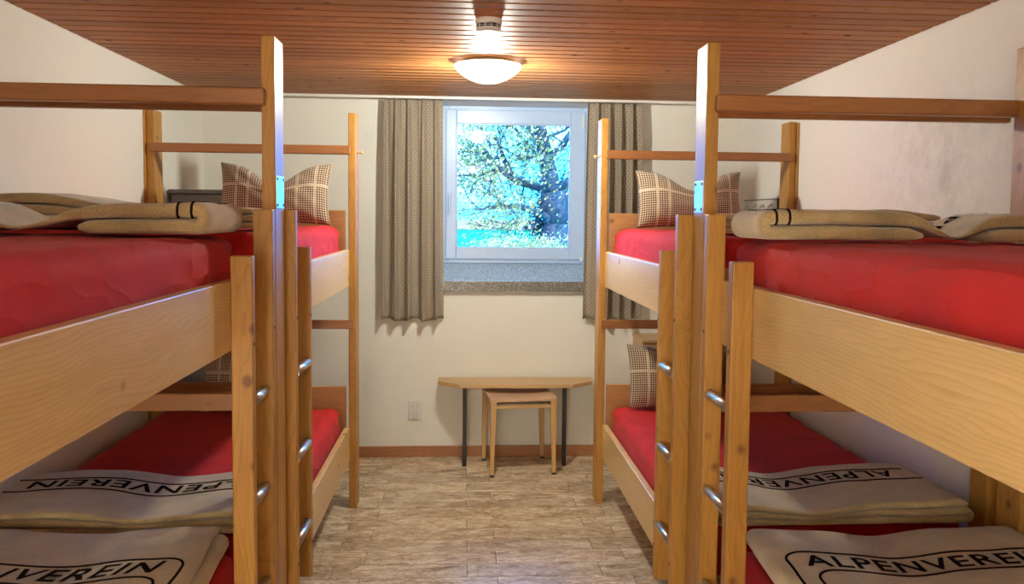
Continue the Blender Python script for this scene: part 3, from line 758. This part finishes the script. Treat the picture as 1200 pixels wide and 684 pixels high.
for x in (-.10, .70):
    o = boxo('bracket', BLACKM, (x-.005, x+.11, 5.52, 5.55, TZ-.034, TZ-.0245), tb, .002); o.matrix_parent_inverse = Matrix.Translation(-tb.location)

st = tag(empty('stool', (.352, 5.385, 0), math.radians(6.5)), 'light wooden stool with tapered legs tucked under the table', 'stool')
SW, SD, SH = .205, .195, .484
def legbm(x, y):
    bm = bmesh.new(); sx = -1 if x < 0 else 1; sy = -1 if y < 0 else 1
    T = [(x, y), (x-sx*.036, y), (x-sx*.036, y-sy*.034), (x, y-sy*.034)]
    Bq = [(x+sx*.002, y), (x-sx*.020, y), (x-sx*.020, y-sy*.024), (x+sx*.002, y-sy*.024)]
    a = [bm.verts.new((*q, .012)) for q in Bq]; c = [bm.verts.new((*q, SH-.018)) for q in T]
    bm.faces.new(a); bm.faces.new(c)
    for i in range(4): bm.faces.new((a[i], a[(i+1) % 4], c[(i+1) % 4], c[i]))
    bmesh.ops.recalc_face_normals(bm, faces=bm.faces[:]); bmesh.ops.bevel(bm, geom=bm.edges[:], offset=.002, segments=2, affect='EDGES'); return bm
for x in (-SW, SW):
    for y in (-SD, SD):
        lg = mk('leg', legbm(x, y), BEECHZ, st)
        sx = -1 if x < 0 else 1; sy = -1 if y < 0 else 1
        bm = bmesh.new(); bx(bm, *sorted((x+sx*.003, x-sx*.021)), *sorted((y+sy*.001, y-sy*.025)), 0, .0118, .002); mk('foot_cap', bm, BLACKM, lg)
for y in (-SD+.006, SD-.026): boxo('apron', BEECH, (-SW+.034, SW-.034, y, y+.02, SH-.062, SH-.038), st, .002)
for x in (-SW+.008, SW-.028): boxo('apron', BEECHZ, (x, x+.02, -SD+.034, SD-.034, SH-.062, SH-.038), st, .002)
boxo('seat_slot_shade', plain('stool_shadow_bar', (.06, .04, .03), .6), (-SW+.035, SW-.035, -SD+.012, SD-.012, SH-.030, SH-.022), st, .001)  # dark strip standing in for the shade in the slot below the seat
bm = bmesh.new(); n = 30; g = []
for i in range(n+1):
    u = i/n*2-1; row = []
    for y, dz in ((-SD-.002, .002), (-SD+.006, 0), (0, -.002), (SD-.006, 0), (SD+.002, .002)):
        zt = SH+.006-.012*(1-abs(u)**2.2)-abs(dz)
        row.append((bm.verts.new((u*(SW+.004), y, zt)), bm.verts.new((u*(SW+.004), y, SH-.0175))))
    g.append(row)
for i in range(n):
    for k in range(4):
        bm.faces.new((g[i][k][0], g[i+1][k][0], g[i+1][k+1][0], g[i][k+1][0])); bm.faces.new((g[i][k][1], g[i+1][k][1], g[i+1][k+1][1], g[i][k+1][1]))
    for k in (0, 4): bm.faces.new((g[i][k][0], g[i+1][k][0], g[i+1][k][1], g[i][k][1]))
for i in (0, n):
    for k in range(4): bm.faces.new((g[i][k][0], g[i][k+1][0], g[i][k+1][1], g[i][k][1]))
mk('seat', bm, SEATM, st)

so = tag(empty('wall_socket', (-.320, 5.65, .315)), 'white double power socket on the wall left of the table', 'socket')
boxo('socket_plate', WHITE, (-.045, .045, -.012, -.0005, -.063, .063), so, .004)
for z in (-.029, .029):
    bm = bmesh.new(); lathe(bm, [(.022, 0), (.022, .002), (.0195, .002), (.0185, -.004), (0, -.004)], (0, 0, 0), 28)
    bmesh.ops.rotate(bm, verts=bm.verts, cent=(0, 0, 0), matrix=Matrix.Rotation(PI/2, 3, 'X')); bmesh.ops.translate(bm, verts=bm.verts, vec=(0, -.0125, z))
    ou = mk('outlet', bm, plain('socket_recess', (.50, .48, .44), .4), so)
    bm = bmesh.new()
    for x in (-.009, .009): tube(bm, (x, -.0130, z), (x, -.0160, z), .0026, n=10)
    mk('pin_hole', bm, BLACKM, ou)

# ------------------------------------------------------------------ cupboards behind the far bunks, hook board
cb_ = tag(empty('grey_cabinet', (-1.3, 5.1, 0)), 'tall grey cabinet standing in the left corner behind the bunk', 'cabinet')
def rel(o, e): o.matrix_parent_inverse = Matrix.Translation(-Vector(e.location)); return o
rel(boxo('cabinet_body', GREYC, (-1.655, -.98, 4.96, 5.34, .0, 1.715), cb_, .004), cb_)
rel(boxo('cabinet_top', plain('grey_top', (.14, .125, .115), .5), (-1.665, -.97, 4.945, 5.35, 1.716, 1.74), cb_, .004), cb_)
for x0, x1 in ((-1.645, -1.325), (-1.315, -.99)):
    d = rel(boxo('door', GREYC, (x0, x1, 4.945, 4.9595, .04, 1.70), cb_, .003), cb_)
    k = x1-.03 if x0 < -1.5 else x0+.03
    bm = bmesh.new(); tube(bm, (k, 4.944, .95), (k, 4.925, .95), .009, n=14); mk('knob', bm, STEEL, d)
nc = tag(empty('bedside_cabinet', (1.45, 5.45, 0)), 'low wooden cabinet in the corner behind the far right bunk', 'cabinet')
NX0, NX1, NY0, NY1, NZ = 1.135, 1.82, 5.31, 5.63, .815
rel(boxo('cabinet_top', BEECH, (NX0-.006, NX1, NY0-.01, NY1, NZ, NZ+.02), nc, .003), nc)
rel(boxo('side_panel', BEECHZ, (NX0, NX0+.018, NY0, NY1, 0, NZ-.0005), nc, .002), nc)
rel(boxo('side_panel', BEECHZ, (NX1-.02, NX1-.002, NY0, NY1, 0, NZ-.0005), nc, .002), nc)
rel(boxo('back_panel', BEECHZ, (NX0+.018, NX1-.02, NY1-.012, NY1, 0, NZ-.0005), nc, .001), nc)
rel(boxo('front_rail', BEECH, (NX0+.018, NX1-.02, NY0, NY0+.018, NZ-.06, NZ-.0005), nc, .002), nc)
rel(boxo('shelf', BEECH, (NX0+.018, NX1-.02, NY0+.01, NY1-.012, .40, .418), nc, .002), nc)
rel(boxo('shelf', BEECH, (NX0+.018, NX1-.02, NY0+.01, NY1-.012, .05, .068), nc, .002), nc)
dr = rel(boxo('door', BEECHZ, (NX0+.02, 1.60, NY0-.001, NY0+.017, .07, NZ-.062), nc, .002), nc)
o = boxo('door_inset', plain('door_inset', (.16, .09, .045), .5), (NX0+.075, 1.545, NY0-.003, NY0+.001, .13, NZ-.11), dr, .001); o.matrix_parent_inverse = Matrix.Translation(-Vector(nc.location))

hk = tag(empty('hook_board', (XR, 5.21, 1.682)), 'white hook board with dark edge on the right wall', 'hook board')
boxo('board', plain('hook_board_white', (.62, .60, .55), .5), (-.016, -.002, -.295, .295, -.042, .042), hk, .002)
boxo('dark_edge', SCREW, (-.019, -.001, -.301, -.2955, -.046, .046), hk, .001); boxo('dark_edge', SCREW, (-.019, -.001, -.295, .295, .0425, .047), hk, .001)
for i in range(4):
    y = -.21+.14*i; bm = bmesh.new()
    P = [(-.016, y, .012), (-.03, y, .006), (-.042, y, -.010), (-.046, y, -.024), (-.055, y, -.026), (-.062, y, -.016)]
    for a, c in zip(P, P[1:]): tube(bm, a, c, .0042, n=8)
    tube(bm, (-.0165, y, .0), (-.0195, y, .0), .014, n=14); mk('hook', bm, STEEL, hk)

# ------------------------------------------------------------------ outside: meadow, field, tree
def ground(name, col, y0, y1, z, label, cat, sc_=3., slope=0):
    bm = bmesh.new(); n = 24; g = []
    for j in range(n+1):
        row = []
        for i in range(n+1):
            x = -260+520*i/n; yy = y0+(y1-y0)*j/n
            row.append(bm.verts.new((x, yy+x*slope, z+.12*noise.noise(Vector((x*.05, yy*.05, 0))))))
        g.append(row)
    for j in range(n):
        for i in range(n): bm.faces.new((g[j][i], g[j][i+1], g[j+1][i+1], g[j+1][i]))
    m = fabric(name+'_turf', col, 2.0, .2, .02, .12, 0); m.node_tree.nodes['Principled BSDF'].inputs['Specular IOR Level'].default_value = 0
    o = mk(name, bm, m, None, True); o['kind'] = 'structure'; return o
ground('meadow', (.004, .12, .05), 7, 235, -1.0, '', '', slope=-.35)
ground('pale_field', (.36, .12, .045), 180, 900, -.95, '', '')
TREE_Y = 13.0
def PX(u, v, Y):
    d = Fw+Rt*((u-cx)/f)-Up*((v-cy)/f); tt = Y/d.y; return Vector((0, 0, 1.6))+d*tt
tree = tag(empty('broadleaf_tree', (1.65, TREE_Y, -1)), 'spreading broadleaf tree with thick trunk outside the window', 'tree')
random.seed(21)
BARK = plain('bark', (.045, .045, .04), .9)
segs = []
def limb(pts, r0, r1):
    n = len(pts)-1
    for i in range(n):
        a, c = pts[i], pts[i+1]; segs.append((a, c, r0+(r1-r0)*i/n, r0+(r1-r0)*(i+1)/n))
tips = []
def grow(p, d, length, r, depth):
    d = d.normalized(); q = p
    k = 3
    for i in range(k):
        d2 = (d+Vector((random.uniform(-.35, .35), random.uniform(-.35, .35), random.uniform(-.25, .35)))).normalized()
        n = q+d2*length/k; segs.append((q.copy(), n.copy(), r*(1-.25*i), r*(1-.25*(i+1)))); q = n; d = d2
        if depth > 0 and random.random() < .85:
            s = (d+Vector((random.uniform(-1, 1), random.uniform(-.7, .7), random.uniform(-.7, .9)))*.9); grow(q, s, length*random.uniform(.5, .75), r*.5, depth-1)
        tips.append(q.copy())
T0 = Vector((1.60, TREE_Y, -1.1)); T1 = PX(655, 262, TREE_Y); T2 = PX(648, 225, TREE_Y); T3 = PX(640, 185, TREE_Y+.2); T4 = PX(628, 130, TREE_Y+.2)
limb([T0, T1, T2], .27, .20); limb([T2, T3, T4, T4+Vector((0, .2, 1.3))], .15, .06)
B1 = [T1, PX(636, 252, TREE_Y-.2), PX(612, 243, TREE_Y-.3), PX(590, 240, TREE_Y-.4), PX(560, 246, TREE_Y-.4)]
B2 = [T2, PX(615, 215, TREE_Y), PX(597, 207, TREE_Y-.2), PX(585, 198, TREE_Y-.2), PX(570, 180, TREE_Y-.2), PX(548, 175, TREE_Y-.2)]
B3 = [PX(600, 208, TREE_Y-.1), PX(592, 190, TREE_Y), PX(584, 170, TREE_Y), PX(580, 155, TREE_Y)]
B4 = [PX(585, 198, TREE_Y-.2), PX(560, 206, TREE_Y), PX(537, 205, TREE_Y)]
B5 = [T3, PX(660, 170, TREE_Y), PX(672, 150, TREE_Y), PX(690, 120, TREE_Y)]
B6 = [T2, PX(675, 205, TREE_Y), PX(700, 180, TREE_Y)]
for B_, r in ((B1, .07), (B2, .075), (B3, .045), (B4, .035), (B5, .07), (B6, .07)):
    limb(B_, r, r*.35)
    for a, c in zip(B_[1:], B_[2:]):
        for _ in range(3): grow(a.lerp(c, random.random()), Vector((random.uniform(-1, .4), random.uniform(-.6, .6), random.uniform(-.6, 1))), random.uniform(.5, .9), .018, 2)
for _ in range(14):
    a = T2.lerp(T4, random.random()); grow(a, Vector((random.uniform(-1, 1), random.uniform(-.8, .8), random.uniform(0, 1))), random.uniform(.8, 1.5), .03, 2)
bm = bmesh.new()
for a, c, r0, r1 in segs:
    if (c-a).length > 1e-4: tube(bm, a, c, max(r0, .007), max(r1, .006), n=9 if r0 > .1 else 5)
o = mk('trunk_and_branches', bm, BARK, tree, True); o.matrix_parent_inverse = Matrix.Translation(-tree.location)
def leaves(name, pts, size, col, parent):
    bm = bmesh.new()
    for p_ in pts:
        a = Vector([random.gauss(0, 1) for _ in range(3)]).normalized(); b_ = a.orthogonal().normalized(); c = a.cross(b_)
        s_ = size*random.uniform(.6, 1.3); vs = [p_+b_*s_, p_+c*s_*.5+a*s_*.15, p_-b_*s_, p_-c*s_*.5+a*s_*.15]
        bm.faces.new([bm.verts.new(q) for q in vs])
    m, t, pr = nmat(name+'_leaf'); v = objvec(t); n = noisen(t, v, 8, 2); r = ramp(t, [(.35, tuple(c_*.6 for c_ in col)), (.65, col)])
    L(t, n, r.inputs['Fac']); L(t, r.outputs['Color'], pr.inputs['Base Color']); pr.inputs['Roughness'].default_value = .6
    me = bpy.data.meshes.new(name); bm.to_mesh(me); bm.free(); me.materials.append(m); o = link(name, me, parent)
    o['kind'] = 'stuff'; o.matrix_parent_inverse = Matrix.Translation(-Vector(parent.location)); return o
cand = [t_ for t_ in tips]
pts = [random.choice(cand)+Vector([random.gauss(0, .12) for _ in range(3)]) for _ in range(9000)]
leaves('foliage', pts, .032, (.50, .28, .055), tree)
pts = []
for _ in range(5000):     # dense leaves round the trunk, shade put into their dark colour
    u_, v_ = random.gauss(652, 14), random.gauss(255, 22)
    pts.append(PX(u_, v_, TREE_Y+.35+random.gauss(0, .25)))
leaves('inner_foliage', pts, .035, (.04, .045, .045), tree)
bush = tag(empty('leafy_bush', (0.9, 11, -1)), 'low leafy bush below the tree outside the window', 'bush')
pts = [];
for _ in range(2600):
    k = random.random()
    u_ = random.gauss(592, 22) if k < .6 else random.gauss(640, 18); v_ = 296-abs(random.gauss(0, 9))
    pts.append(PX(u_, v_, 11+random.gauss(0, .3)))
for _ in range(1500): pts.append(Vector((random.uniform(.0, 1.5), 11+random.gauss(0, .3), random.uniform(-.9, 1.0))))
leaves('foliage', pts, .022, (.55, .32, .08), bush)
bm = bmesh.new()
for i in range(14): tube(bm, (.8+.04*i-.3, 11, -1), (.2+.1*i, 11+.1*S(i), 1.0), .012, .004, n=5)
o = mk('stem', bm, BARK, bush); o.matrix_parent_inverse = Matrix.Translation(-bush.location)
